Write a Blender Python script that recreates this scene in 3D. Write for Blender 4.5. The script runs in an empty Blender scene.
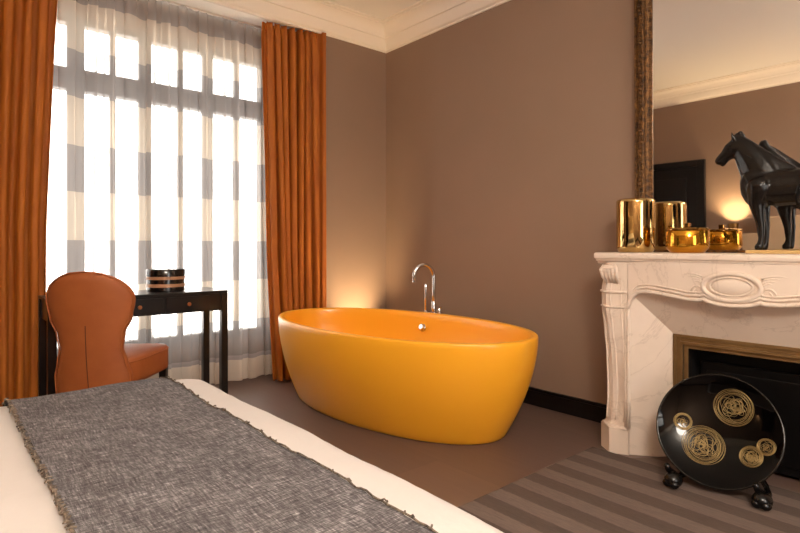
import bpy, bmesh, math, random
from math import sin, cos, pi, radians
from mathutils import Vector, Matrix, noise

random.seed(7)
S = bpy.context.scene
COL = S.collection

# ------------------------------------------------------------ camera, world, exposure
cam_d = bpy.data.cameras.new('camera')
cam = bpy.data.objects.new('camera', cam_d)
COL.objects.link(cam)
YAW = math.atan(469 / 548)
cam.location = (-3.18, -3.913, 1.10)
cam.rotation_euler = (pi / 2, 0, -YAW)
cam_d.sensor_width = 36
cam_d.lens = 548 / 800 * 36
cam_d.shift_y = -(266.5 - 246) / 800
cam_d.clip_start = 0.02
S.camera = cam

S.view_settings.view_transform = 'Standard'
S.view_settings.look = 'None'
S.view_settings.gamma = 1
S.view_settings.use_curve_mapping = False
S.view_settings.exposure = 0.8
S.cycles.max_bounces = 10
S.cycles.diffuse_bounces = 5
S.cycles.glossy_bounces = 5
S.cycles.transmission_bounces = 8
S.cycles.transparent_max_bounces = 16
S.cycles.sample_clamp_indirect = 6

world = bpy.data.worlds.new('overcast_daylight')
S.world = world
world.use_nodes = True
bg = world.node_tree.nodes['Background']
bg.inputs[0].default_value = (1.0, 0.95, 0.88, 1)
bg.inputs[1].default_value = 4.6

SKY_PORTAL = bpy.data.lights.new('window_daylight', 'AREA')
SKY_PORTAL.shape = 'RECTANGLE'
SKY_PORTAL.size = 1.95
SKY_PORTAL.size_y = 2.35
SKY_PORTAL.energy = 1
SKY_PORTAL.cycles.is_portal = True
po = bpy.data.objects.new('window_daylight', SKY_PORTAL)
po.location = (-1.95, 0.46, 1.5)
po.rotation_euler = (-pi / 2, 0, 0)
COL.objects.link(po)

p2 = bpy.data.lights.new('added_window_daylight', 'AREA')  # portal for the window added behind the camera
p2.shape = 'RECTANGLE'; p2.size = 1.05; p2.size_y = 2.2; p2.energy = 1; p2.cycles.is_portal = True
po2 = bpy.data.objects.new('added_window_daylight', p2)
po2.location = (-2.15, -5.93, 1.45); po2.rotation_euler = (pi / 2, 0, 0)
COL.objects.link(po2)

# lamp strengths (used by the lamp builders further down)
FILL_LAMP_E = 36.0  # drum lamp added out of view as room fill
SCONCE_W = 45.0
UPLIGHT_W = 70.0
WARM = (1.0, 0.74, 0.42)
WARM2 = (1.0, 0.92, 0.82)

# ------------------------------------------------------------ helpers
def lin(h):
    h = h.lstrip('#')
    c = [int(h[i:i + 2], 16) / 255 for i in (0, 2, 4)]
    return tuple(((x / 12.92) if x <= .04045 else ((x + .055) / 1.055) ** 2.4) for x in c) + (1,)

class NT:
    def __init__(s, name):
        s.m = bpy.data.materials.new(name); s.m.use_nodes = True
        s.t = s.m.node_tree; s.n = s.t.nodes; s.l = s.t.links
        s.b = s.n['Principled BSDF']; s.out = s.n['Material Output']
    def add(s, typ, **kw):
        n = s.n.new(typ)
        for k, v in kw.items():
            setattr(n, k, v)
        return n
    def link(s, a, b):
        s.l.new(a, b)
    def coord(s, scale=(1, 1, 1), rot=(0, 0, 0)):
        tc = s.add('ShaderNodeTexCoord'); mp = s.add('ShaderNodeMapping')
        mp.inputs['Scale'].default_value = scale; mp.inputs['Rotation'].default_value = rot
        s.link(tc.outputs['Object'], mp.inputs[0]); return mp.outputs[0]
    def noise(s, vec, scale, detail=4, rough=.55, dist=0):
        n = s.add('ShaderNodeTexNoise'); n.inputs['Scale'].default_value = scale
        n.inputs['Detail'].default_value = detail; n.inputs['Roughness'].default_value = rough
        n.inputs['Distortion'].default_value = dist
        s.link(vec, n.inputs['Vector']); return n.outputs['Fac']
    def ramp(s, fac, stops, interp='LINEAR'):
        r = s.add('ShaderNodeValToRGB'); e = r.color_ramp.elements; r.color_ramp.interpolation = interp
        while len(e) < len(stops): e.new(.5)
        for k, (p, c) in enumerate(stops):
            e[k].position = p; e[k].color = c
        s.link(fac, r.inputs[0]); return r.outputs[0]
    def bump(s, h, strength=.2, dist=.01):
        b = s.add('ShaderNodeBump'); b.inputs['Strength'].default_value = strength
        b.inputs['Distance'].default_value = dist
        s.link(h, b.inputs['Height']); s.link(b.outputs[0], s.b.inputs['Normal'])

def mat(name, col, rough=.5, metal=0, bump=None, var=None, coat=0, sheen=0, spec=None):
    """col hex; bump=(scale,strength,dist); var=(scale,hex2)"""
    k = NT(name); b = k.b
    b.inputs['Base Color'].default_value = lin(col); b.inputs['Roughness'].default_value = rough
    b.inputs['Metallic'].default_value = metal
    b.inputs['Coat Weight'].default_value = coat
    if sheen:
        b.inputs['Sheen Weight'].default_value = sheen; b.inputs['Sheen Roughness'].default_value = .4
    if spec is not None: b.inputs['Specular IOR Level'].default_value = spec
    v = k.coord()
    if var:
        f = k.noise(v, var[0], 5)
        k.link(k.ramp(f, [(.3, lin(col)), (.7, lin(var[1]))]), b.inputs['Base Color'])
    if bump:
        k.bump(k.noise(v, bump[0], 6), bump[1], bump[2])
    return k.m

M = {}
M['wall'] = mat('taupe_paint', '#8b725e', .75, bump=(60, .08, .004), var=(1.3, '#927763'))
M['ceiling'] = mat('ceiling_paint', '#e9e2d8', .8, bump=(30, .05, .004))
M['cornice'] = mat('cornice_plaster', '#ece0d0', .7, bump=(25, .12, .004))
M['soffit'] = mat('white_gloss_paint', '#e8e0d6', .5)
M['black_gloss'] = mat('black_gloss_paint', '#090707', .38, bump=(20, .05, .003), spec=.3)
M['skirting'] = mat('black_skirting_paint', '#0b0808', .35)
M['frame_dark'] = mat('dark_window_paint', '#4a423c', .5)
M['desk'] = mat('dark_lacquered_wood', '#120d0b', .28, bump=(18, .1, .003), coat=.35)
M['copper'] = mat('copper_metal', '#c98a5c', .28, 1)
M['chrome'] = mat('polished_chrome', '#dcdcdc', .08, 1)
M['brass'] = mat('aged_brass', '#a37b48', .34, 1, bump=(70, .15, .002), var=(9, '#755430'))
M['frame_brass'] = mat('dull_brass_moulding', '#8f6f46', .38, .5, bump=(70, .1, .002), var=(9, '#7a5c38'))
M['tub'] = mat('yellow_orange_enamel', '#ffb22a', .34, bump=(2, .02, .002), coat=.12)
M['horse'] = mat('dark_bronze_patina', '#0a0705', .27, .1, bump=(30, .25, .006), var=(14, '#16100c'), spec=.4)
M['plinth'] = mat('pale_gold_wood', '#c9a56a', .4)
M['linen'] = mat('cream_linen', '#d0c8c2', .85, bump=(8, .25, .02), sheen=.2)
M['mattress'] = mat('mattress_ticking', '#e0d6ca', .9, bump=(90, .1, .002))
M['bedbase'] = mat('charcoal_upholstery', '#3a3029', .85, bump=(200, .2, .002))
M['headboard'] = mat('beige_upholstery', '#b49a7c', .8, bump=(150, .15, .002))
M['black_plastic'] = mat('black_wood_stand', '#090808', .25)
M['firebox'] = mat('blackened_iron', '#110e0d', .6, .2, bump=(30, .2, .004))
M['box_black'] = mat('black_lacquer_box', '#0c0a0a', .2, coat=.5)
M['box_cream'] = mat('cream_inlay_band', '#b98a68', .35)
M['shade'] = mat('lamp_shade_fabric', '#d8c6a6', .7)
M['plate_glass'] = mat('black_glass', '#040303', .05, spec=.22)
M['rim_glass'] = mat('smoky_glass_rim', '#1c1815', .12, .4)
M['plate_gold'] = mat('gold_leaf_line', '#937c4f', .4, .7)

def mk_floor():
    k = NT('smoked_plank_floor'); v = k.coord((1, 1, 1), (0, 0, pi / 2))
    br = k.add('ShaderNodeTexBrick'); br.offset = .37
    for nm, val in (('Scale', 1), ('Brick Width', 1.9), ('Row Height', .30), ('Mortar Size', .0018), ('Bias', 0)):
        br.inputs[nm].default_value = val
    br.inputs['Color1'].default_value = lin('#6b564c'); br.inputs['Color2'].default_value = lin('#645047')
    br.inputs['Mortar'].default_value = lin('#5e4a41')
    k.link(v, br.inputs['Vector'])
    v2 = k.coord((14, 1, 1))
    n = k.noise(v2, 3, 7, .6)
    mx = k.add('ShaderNodeMixRGB', blend_type='MULTIPLY'); mx.inputs[0].default_value = .6
    k.link(br.outputs['Color'], mx.inputs[1]); k.link(k.ramp(n, [(.25, (.78, .78, .78, 1)), (.75, (1, 1, 1, 1))]), mx.inputs[2])
    k.link(mx.outputs[0], k.b.inputs['Base Color']); k.b.inputs['Roughness'].default_value = .42
    k.bump(n, .06, .003); return k.m
M['floor'] = mk_floor()

def mk_rug():
    k = NT('striped_wool_rug'); tc = k.add('ShaderNodeTexCoord'); sp = k.add('ShaderNodeSeparateXYZ')
    k.link(tc.outputs['Object'], sp.inputs[0])
    n = k.noise(tc.outputs['Object'], 60, 3)
    a = k.add('ShaderNodeMath', operation='MULTIPLY_ADD'); a.inputs[1].default_value = .012; k.link(n, a.inputs[0]); k.link(sp.outputs[0], a.inputs[2])
    m1 = k.add('ShaderNodeMath', operation='MULTIPLY'); m1.inputs[1].default_value = 1 / .176; k.link(a.outputs[0], m1.inputs[0])
    fr = k.add('ShaderNodeMath', operation='FRACT'); k.link(m1.outputs[0], fr.inputs[0])
    st = k.ramp(fr.outputs[0], [(0, lin('#6f5e55')), (.03, lin('#56473f')), (.5, lin('#56473f')), (.53, lin('#6f5e55'))])
    st2 = k.n[-1]
    v2 = k.coord((1, .12, 1)); n2 = k.noise(v2, 160, 4, .7)
    mx = k.add('ShaderNodeMixRGB', blend_type='MULTIPLY'); mx.inputs[0].default_value = .55
    k.link(st, mx.inputs[1]); k.link(k.ramp(n2, [(.3, (.6, .6, .6, 1)), (.7, (1.1, 1.1, 1.1, 1))]), mx.inputs[2])
    k.link(mx.outputs[0], k.b.inputs['Base Color']); k.b.inputs['Roughness'].default_value = .95
    k.bump(n2, .5, .004); return k.m
M['rug'] = mk_rug()

def mk_marble():
    k = NT('cream_veined_marble'); v = k.coord()
    n = k.noise(v, 1.6, 9, .6, 1.2)
    c = k.ramp(n, [(.0, lin('#e8d6c5')), (.485, lin('#e8d6c5')), (.498, lin('#d8c5b4')), (.506, lin('#e8d6c5')), (1, lin('#e9dad0'))])
    n2 = k.noise(v, 9, 5)
    mx = k.add('ShaderNodeMixRGB', blend_type='MULTIPLY'); mx.inputs[0].default_value = .35
    k.link(c, mx.inputs[1]); k.link(k.ramp(n2, [(.3, (.82, .80, .78, 1)), (.7, (1, 1, 1, 1))]), mx.inputs[2])
    k.link(mx.outputs[0], k.b.inputs['Base Color']); k.b.inputs['Roughness'].default_value = .33
    k.bump(k.noise(v, 40, 3), .05, .003); return k.m
M['marble'] = mk_marble()

def mk_velvet(name, c1, c2):
    k = NT(name); v = k.coord((1, 1, .25)); n = k.noise(v, 14, 5)
    k.link(k.ramp(n, [(.3, lin(c1)), (.7, lin(c2))]), k.b.inputs['Base Color'])
    k.b.inputs['Roughness'].default_value = .7; k.b.inputs['Sheen Weight'].default_value = .2
    k.b.inputs['Sheen Roughness'].default_value = .35; k.b.inputs['Sheen Tint'].default_value = lin('#ff9a3c')
    k.bump(k.noise(v, 90, 3), .1, .002)
    tr = k.add('ShaderNodeBsdfTranslucent'); tr.inputs[0].default_value = lin('#e0701a')
    mx = k.add('ShaderNodeMixShader'); mx.inputs[0].default_value = .05
    k.link(k.b.outputs[0], mx.inputs[1]); k.link(tr.outputs[0], mx.inputs[2]); k.link(mx.outputs[0], k.out.inputs[0])
    return k.m
M['curtain'] = mk_velvet('burnt_orange_velvet', '#a65710', '#ba6a19')

def mk_leather():
    k = NT('tan_orange_leather'); v = k.coord(); n = k.noise(v, 7, 6)
    k.link(k.ramp(n, [(.3, lin('#9c5226')), (.75, lin('#aa5f2e'))]), k.b.inputs['Base Color'])
    k.b.inputs['Roughness'].default_value = .6
    vo = k.add('ShaderNodeTexVoronoi'); vo.inputs['Scale'].default_value = 260; k.link(v, vo.inputs['Vector'])
    k.bump(vo.outputs['Distance'], .12, .001); return k.m
M['leather'] = mk_leather()
M['dark_leather'] = mat('dark_piping_leather', '#5c2a12', .5)

def mk_sheer():
    k = NT('striped_sheer_voile'); tc = k.add('ShaderNodeTexCoord'); sp = k.add('ShaderNodeSeparateXYZ')
    k.link(tc.outputs['Object'], sp.inputs[0])
    # bands 0.30 m tall, grey and cream by turns, counted from 0.83
    a = k.add('ShaderNodeMath', operation='MULTIPLY_ADD'); a.inputs[1].default_value = 1 / .63; a.inputs[2].default_value = -.83 / .63 + 4
    k.link(sp.outputs[2], a.inputs[0])
    fr = k.add('ShaderNodeMath', operation='FRACT'); k.link(a.outputs[0], fr.inputs[0])
    g = k.add('ShaderNodeMath', operation='LESS_THAN'); g.inputs[1].default_value = .49; k.link(fr.outputs[0], g.inputs[0])   # 1 = grey band
    col = k.ramp(g.outputs[0], [(0, lin('#efe3d3')), (1, lin('#aba6a4'))])
    # weave threads
    wv = k.coord((1, 1, 1)); n = k.noise(wv, 30, 3)
    df = k.add('ShaderNodeBsdfDiffuse'); tl = k.add('ShaderNodeBsdfTranslucent'); tp = k.add('ShaderNodeBsdfTransparent')
    k.link(col, df.inputs[0]); k.link(col, tl.inputs[0])
    m1 = k.add('ShaderNodeMixShader'); m1.inputs[0].default_value = .5
    k.link(df.outputs[0], m1.inputs[1]); k.link(tl.outputs[0], m1.inputs[2])
    hem = k.add('ShaderNodeMath', operation='LESS_THAN'); hem.inputs[1].default_value = .235; k.link(sp.outputs[2], hem.inputs[0])
    # openness: cream .55, grey .42, double hem .15
    o = k.add('ShaderNodeMath', operation='MULTIPLY_ADD'); o.inputs[1].default_value = -.10; o.inputs[2].default_value = .60
    k.link(g.outputs[0], o.inputs[0])
    o2 = k.add('ShaderNodeMath', operation='MULTIPLY_ADD'); o2.inputs[1].default_value = -.28; k.link(hem.outputs[0], o2.inputs[0]); k.link(o.outputs[0], o2.inputs[2])
    m2 = k.add('ShaderNodeMixShader'); k.link(o2.outputs[0], m2.inputs[0])
    k.link(m1.outputs[0], m2.inputs[1]); k.link(tp.outputs[0], m2.inputs[2]); k.link(m2.outputs[0], k.out.inputs[0])
    return k.m
M['sheer'] = mk_sheer()

def mk_glass(name, tint=(1, 1, 1, 1), gloss=.06):
    k = NT(name); tp = k.add('ShaderNodeBsdfTransparent'); tp.inputs[0].default_value = tint
    gl = k.add('ShaderNodeBsdfGlossy'); gl.inputs['Roughness'].default_value = .02
    mx = k.add('ShaderNodeMixShader'); mx.inputs[0].default_value = gloss
    k.link(tp.outputs[0], mx.inputs[1]); k.link(gl.outputs[0], mx.inputs[2]); k.link(mx.outputs[0], k.out.inputs[0]); return k.m
M['pane'] = mk_glass('window_glass')
def mk_mirror():
    k = NT('mirror_silvering'); b = k.b
    b.inputs['Base Color'].default_value = (.90, .88, .85, 1); b.inputs['Metallic'].default_value = 1; b.inputs['Roughness'].default_value = .015
    return k.m
M['mirror'] = mk_mirror()
def mk_goldglass(name, c, r, trans, metal):
    k = NT(name); b = k.b; b.inputs['Base Color'].default_value = lin(c); b.inputs['Roughness'].default_value = r
    b.inputs['Metallic'].default_value = metal; b.inputs['Transmission Weight'].default_value = trans
    k.bump(k.noise(k.coord(), 9, 2), .06, .01); return k.m
M['gold_glass'] = mk_goldglass('gold_mirrored_glass', '#cfb277', .05, 0, 1)
M['amber'] = mk_goldglass('amber_glass', '#dc9c2c', .04, .55, .75)
M['amber_lid'] = mk_goldglass('smoked_gold_glass', '#a87c3c', .06, .3, .8)

def mk_runner():
    k = NT('charcoal_handwoven_cloth')
    v = k.coord((1, 1, 1)); tc = k.add('ShaderNodeTexCoord')
    va = k.coord((40, 300, 1)); vb = k.coord((300, 30, 1))
    na = k.noise(va, 1, 3, .7); nb = k.noise(vb, 1, 3, .7); nc = k.noise(v, 5, 5, .6)
    ml = k.add('ShaderNodeMath', operation='ADD'); k.link(na, ml.inputs[0]); k.link(nb, ml.inputs[1])
    a2 = k.add('ShaderNodeMath', operation='MULTIPLY_ADD'); a2.inputs[1].default_value = .35; k.link(nc, a2.inputs[0]); k.link(ml.outputs[0], a2.inputs[2])
    h = k.add('ShaderNodeMath', operation='MULTIPLY'); h.inputs[1].default_value = .5; k.link(a2.outputs[0], h.inputs[0])
    c = k.ramp(h.outputs[0], [(.42, lin('#262223')), (.55, lin('#524d4e')), (.64, lin('#726d6e')), (.76, lin('#b5b0af'))])
    k.link(c, k.b.inputs['Base Color']); k.b.inputs['Roughness'].default_value = .85
    k.bump(h.outputs[0], .9, .006); return k.m
M['runner'] = mk_runner()
M['fringe'] = mat('cream_and_grey_stitching', '#8d7c6b', .9, var=(90, '#2c2522'))

def mk_gilt():
    k = NT('antique_gilt_carving'); v = k.coord(); n = k.noise(v, 45, 6, .65)
    k.link(k.ramp(n, [(.35, lin('#2b1a0c')), (.6, lin('#7a532a')), (.8, lin('#b08548'))]), k.b.inputs['Base Color'])
    k.b.inputs['Metallic'].default_value = .55; k.b.inputs['Roughness'].default_value = .42
    k.bump(n, .5, .006); return k.m
M['gilt'] = mk_gilt()

def emis(name, col, e):
    k = NT(name); em = k.add('ShaderNodeEmission'); em.inputs[0].default_value = col + (1,) if len(col) == 3 else col
    em.inputs[1].default_value = e; k.link(em.outputs[0], k.out.inputs[0]); return k.m
M['diffuser'] = emis('fill_lamp_diffuser', WARM2, FILL_LAMP_E)  # glow of the added fill lamp
M['bulb'] = emis('warm_bulb', WARM, 6.0)

# ---- mesh building
def obj(name, bm, m, parent=None, smooth=False, angle=None):
    me = bpy.data.meshes.new(name)
    bm.normal_update(); bm.to_mesh(me); bm.free()
    me.materials.append(M[m] if isinstance(m, str) else m)
    if smooth:
        me.shade_smooth()
        if angle: me.set_sharp_from_angle(angle=radians(angle))
    o = bpy.data.objects.new(name, me); COL.objects.link(o)
    if parent: o.parent = parent
    return o

def tag(o, label, cat, group=None):
    o['label'] = label; o['category'] = cat
    if group: o['group'] = group
    return o

def thing(name, label, cat, loc=(0, 0, 0), rz=0, group=None):
    o = bpy.data.objects.new(name, None); COL.objects.link(o); o.empty_display_size = .1
    o.location = loc; o.rotation_euler = (0, 0, rz)
    return tag(o, label, cat, group)

def struct(o):
    o['kind'] = 'structure'; return o

def box(bm, x0, x1, y0, y1, z0, z1, bev=0):
    r = bmesh.ops.create_cube(bm, size=1); vs = r['verts']
    for v in vs:
        v.co = Vector(((x0 + x1) / 2 + v.co.x * (x1 - x0), (y0 + y1) / 2 + v.co.y * (y1 - y0), (z0 + z1) / 2 + v.co.z * (z1 - z0)))
    if bev:
        es = list({e for v in vs for e in v.link_edges})
        bmesh.ops.bevel(bm, geom=es, offset=bev, segments=2, profile=.5, affect='EDGES')
    return bm

def B(*a, bev=0):
    return box(bmesh.new(), *a, bev=bev)

def loft(bm, rings, closed=True, cap0=True, cap1=True):
    L = [[bm.verts.new(p) for p in r] for r in rings]
    n = len(L[0])
    for a, b in zip(L[:-1], L[1:]):
        for i in range(n if closed else n - 1):
            j = (i + 1) % n
            bm.faces.new((a[i], a[j], b[j], b[i]))
    if closed and cap0: bm.faces.new(L[0][::-1])
    if closed and cap1: bm.faces.new(L[-1])
    return bm

def lathe(bm, prof, c=(0, 0, 0), n=48, sx=1, sy=1, caps=(True, True)):
    rings = [[(c[0] + r * sx * cos(2 * pi * i / n), c[1] + r * sy * sin(2 * pi * i / n), c[2] + z) for i in range(n)] for r, z in prof]
    return loft(bm, rings, True, *caps)

def tube(bm, pts, r, n=10, closed=False):
    pts = [Vector(p) for p in pts]; N = len(pts)
    rs = r if isinstance(r, (list, tuple)) else [r] * N
    rings = []; up = None
    for i, p in enumerate(pts):
        a = pts[(i - 1) % N] if (closed or i > 0) else p
        b = pts[(i + 1) % N] if (closed or i < N - 1) else p
        t = (b - a).normalized()
        if up is None:
            up = t.orthogonal().normalized()
        up = (up - t * up.dot(t)); up = up.normalized() if up.length > 1e-6 else t.orthogonal().normalized()
        s = t.cross(up)
        rings.append([p + rs[i] * (cos(2 * pi * k / n) * up + sin(2 * pi * k / n) * s) for k in range(n)])
    if closed: rings.append(rings[0]); loft(bm, rings, True, False, False)
    else: loft(bm, rings)
    return bm

def ball(bm, c, r, sub=2):
    rr = bmesh.ops.create_icosphere(bm, subdivisions=sub, radius=1)
    if not isinstance(r, (tuple, list)): r = (r, r, r)
    for v in rr['verts']:
        v.co = Vector((c[0] + v.co.x * r[0], c[1] + v.co.y * r[1], c[2] + v.co.z * r[2]))
    return bm

def lerp(a, b, t): return a + (b - a) * t
def interp(tab, x):
    if x <= tab[0][0]: return tab[0][1]
    for (a, va), (b, vb) in zip(tab[:-1], tab[1:]):
        if x <= b:
            t = (x - a) / (b - a); t = t * t * (3 - 2 * t); return lerp(va, vb, t)
    return tab[-1][1]
def linterp(tab, x):
    if x <= tab[0][0]: return tab[0][1]
    for (a, va), (b, vb) in zip(tab[:-1], tab[1:]):
        if x <= b: return lerp(va, vb, (x - a) / (b - a))
    return tab[-1][1]

# ------------------------------------------------------------ room shell
XL, YB, ZC = -4.35, -5.9, 3.06          # left wall, wall behind the camera, ceiling
NX0, NX1, ND = -3.25, -0.66, 0.44       # window niche
NZ = 2.905
struct(obj('floor', B(XL - .1, .1, YB - .1, ND + .14, -.1, 0), 'floor'))
struct(obj('ceiling', B(XL - .1, .1, YB - .1, .6, ZC, ZC + .1), 'ceiling'))
struct(obj('wall_right', B(0, .1, YB - .1, 0.1, 0, ZC), 'wall'))
bm = bmesh.new()
box(bm, XL - .1, -2.70, YB - .1, YB, 0, ZC); box(bm, -1.60, .1, YB - .1, YB, 0, ZC)
box(bm, -2.70, -1.60, YB - .1, YB, 0, .32); box(bm, -2.70, -1.60, YB - .1, YB, 2.58, ZC)  # wall left open for the added window
struct(obj('wall_back', bm, 'wall'))
bm = bmesh.new()
box(bm, -2.70, -2.64, YB - .09, YB - .01, .32, 2.58, bev=.004); box(bm, -1.66, -1.60, YB - .09, YB - .01, .32, 2.58, bev=.004)
box(bm, -2.64, -1.66, YB - .09, YB - .01, .32, .40, bev=.004); box(bm, -2.64, -1.66, YB - .09, YB - .01, 2.50, 2.58, bev=.004)
box(bm, -2.19, -2.11, YB - .08, YB - .02, .40, 2.50, bev=.004); box(bm, -2.64, -1.66, YB - .075, YB - .025, 1.95, 2.02, bev=.004)
w2 = struct(obj('added_window', bm, 'frame_dark'))  # unseen window, added to bring in fill daylight from behind
struct(obj('window_glass', B(-2.64, -1.66, YB - .054, YB - .050, .40, 2.50), 'pane', w2))
bm = B(XL - .1, XL, YB - .1, .6, 0, ZC)
struct(obj('wall_left', bm, 'wall'))
bm = bmesh.new()
box(bm, NX1, 0, 0, ND + .14, 0, ZC)                  # pier right of the niche
box(bm, XL, NX0, 0, ND + .14, 0, ZC)                 # pier left of the niche
box(bm, NX0, NX1, 0, ND + .14, NZ, ZC)               # lintel over the niche
WX0, WX1, WZ0, WZ1 = -2.93, -0.98, 0.34, 2.69
box(bm, NX0, WX0, ND, ND + .14, 0, NZ); box(bm, WX1, NX1, ND, ND + .14, 0, NZ)
box(bm, WX0, WX1, ND, ND + .14, 0, WZ0); box(bm, WX0, WX1, ND, ND + .14, WZ1, NZ)
struct(obj('wall_window', bm, 'wall'))

struct(obj('trim_2', B(NX0, NX1, -.004, ND, 2.893, NZ), 'soffit'))
# cornice, swept round the room with mitred corners
prof = [(0, 2.872), (.012, 2.872), (.014, 2.886), (.03, 2.893), (.036, 2.90), (.058, 2.955), (.062, 2.968), (.078, 2.970), (.082, 2.982),
        (.088, 2.992), (.108, 3.015), (.14, 3.033), (.175, 3.04), (.18, 3.04), (.182, 3.048), (.21, 3.050), (.212, 3.0605), (0, 3.0605)]
bm = bmesh.new()
corners = [(0, 0, -1, -1), (0, YB, -1, 1), (XL, YB, 1, 1), (XL, 0, 1, -1)]
rings = [[(cx + sx * d, cy + sy * d, z) for d, z in prof] for cx, cy, sx, sy in corners]
rings.append(rings[0]); loft(bm, rings, True, False, False)
bmesh.ops.recalc_face_normals(bm, faces=bm.faces)
struct(obj('trim_1', bm, 'cornice', smooth=True, angle=35))

def skirting(name, x0, x1, y0, y1):
    bm = B(x0, x1, y0, y1, 0, .098, bev=.001)
    cx, cy = (x1 - x0) < .05, (y1 - y0) < .05
    box(bm, x0 + (.006 if cx else 0), x1 - (0 if cx else 0), y0 + (.006 if cy else 0), y1, .098, .118, bev=.002)
    struct(obj(name, bm, 'skirting'))
skirting('baseboard_right', -.02, 0, -2.34, 0)
skirting('baseboard_right_rear', -.02, 0, YB, -3.68)
skirting('baseboard_window', -.60, -.02, -.02, 0)
bm = B(XL, XL + .02, YB, -1.17, 0, .118, bev=.002)
struct(obj('baseboard_left', bm, 'skirting'))
bm = B(XL + .02, -.02, YB, YB + .02, 0, .118, bev=.002)
struct(obj('baseboard_back', bm, 'skirting'))

# window: frame, stiles, transom, panes
win = B(WX0, WX0 + .05, ND - .01, ND + .08, WZ0, WZ1, bev=.004)
box(win, WX1 - .05, WX1, ND - .01, ND + .08, WZ0, WZ1, bev=.004)
box(win, WX0, WX1, ND - .01, ND + .08, WZ0, WZ0 + .06, bev=.004)
box(win, WX0, WX1, ND - .01, ND + .08, WZ1 - .05, WZ1, bev=.004)
wf = struct(obj('window_1', win, 'frame_dark'))
struct(obj('window_transom', B(WX0 + .05, WX1 - .05, ND - .03, ND + .07, 2.18, 2.325, bev=.006), 'frame_dark', wf))
for x, w in ((-2.415, .105), (-1.96, .085), (-1.485, .08), (-2.18, .036), (-1.70, .036), (-1.24, .036)):
    struct(obj('window_stile' if w > .06 else 'window_bar', B(x - w / 2, x + w / 2, ND, ND + .05, WZ0 + .06, WZ1 - .05, bev=.003), 'frame_dark', wf))
struct(obj('window_glass', B(WX0 + .05, WX1 - .05, ND + .055, ND + .06, WZ0 + .06, WZ1 - .05), 'pane', wf))

# black panelled door in the left wall (seen in the mirror)
dr = obj('door_1', B(XL, XL + .035, -1.08, -.26, .0, 2.04, bev=.003), 'black_gloss'); struct(dr)
for z0, z1 in ((.18, .95), (1.1, 1.9)):
    struct(obj('door_panel', B(XL + .03, XL + .046, -.95, -.39, z0, z1, bev=.006), 'black_gloss', dr))
bm = bmesh.new()
box(bm, XL, XL + .06, -1.17, -1.08, 0, 2.12, bev=.006); box(bm, XL, XL + .06, -.26, -.17, 0, 2.12, bev=.006); box(bm, XL, XL + .06, -1.08, -.26, 2.04, 2.12, bev=.006)
struct(obj('door_frame', bm, 'black_gloss', dr))
bm = bmesh.new(); ball(bm, (XL + .085, -1.01, 1.02), .026); tube(bm, [(XL + .03, -1.01, 1.02), (XL + .08, -1.01, 1.02)], .01)
struct(obj('door_handle', bm, 'brass', dr, smooth=True))

# ------------------------------------------------------------ curtains
def cloth_sheet(x0f, x1f, z0, z1, yf, nx, nz):
    """x0f(z), x1f(z) edges; yf(u,z)->y"""
    bm = bmesh.new(); g = []
    for j in range(nz + 1):
        z = lerp(z0, z1, j / nz); row = []
        for i in range(nx + 1):
            u = i / nx; dx, y = yf(u, z)
            row.append(bm.verts.new((lerp(x0f(z), x1f(z), u) + dx, y, z)))
        g.append(row)
    for j in range(nz):
        for i in range(nx):
            bm.faces.new((g[j][i], g[j][i + 1], g[j + 1][i + 1], g[j + 1][i]))
    return bm

def fold(u, z, n, seed, amp, b=.011):
    p = u * n * 2 * pi + 1.1 * noise.noise((u * n * .7, z * .25, seed)) * 2.2 + .5 * noise.noise((u * n * .3, z * .8, seed + 9))
    a = amp * (.62 + .75 * noise.noise((u * n * .55 + 3, z * .35, seed + 4)))
    return a * sin(p), -b * sin(2 * p + .4), p

def add_curtain(label, x0f, x1f, ymid, n, seed, z1=2.880, pull=0):
    t = thing('orange_curtain', label, 'curtain', (0, 0, 0), group='orange velvet curtains')
    def yf(u, z):
        top = max(0, min(1, (2.9 - z) / .14))
        a = .066 * (.45 + (.55 * top))
        if z < 1: a *= 1 + .15 * (1 - z)
        y, dx, p = fold(u, z, n, seed, a)
        fine = .012 * sin(p * 3.1 + 1) * (1 - top * .75) + .006 * noise.noise((u * 40, z * 2, seed))
        w = 1 - .75 * max(0, (u - .8) / .2) if pull else 1
        return dx * w, ymid - pull * u ** 4 + (y + fine) * w
    bm = cloth_sheet(x0f, x1f, .015, z1, yf, 300, 70)
    o = obj('drape', bm, 'curtain', t, smooth=True)
    md = o.modifiers.new('thick', 'SOLIDIFY'); md.thickness = .004
    bm = bmesh.new(); x = x0f(z1); w = x1f(z1) - x
    def yh(u, z):
        dx, y = yf(u, z1 - .002); return dx, y - .004
    bm = cloth_sheet(x0f, x1f, z1 - .075, z1 - .068, yh, 300, 1)
    o = obj('pleat_stitching', bm, 'curtain', t, smooth=True)
    return t

add_curtain('burnt orange velvet curtain hanging right of the window beside the tub',
            lambda z: linterp([(0, -1.07), (1, -1.125), (2.9, -1.175)], z), lambda z: -.668, .085, 8, 3.1, pull=.125)
add_curtain('burnt orange velvet curtain hanging left of the window behind the tan chair',
            lambda z: -3.22, lambda z: linterp([(0, -2.635), (1.2, -2.630), (2.9, -2.565)], z), .115, 7.5, 11.7)
tag(obj('curtain_track', B(-3.2, -.74, .04, .055, 2.883, 2.8925), 'soffit'), 'thin white curtain track under the cornice above the window', 'curtain track')

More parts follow.
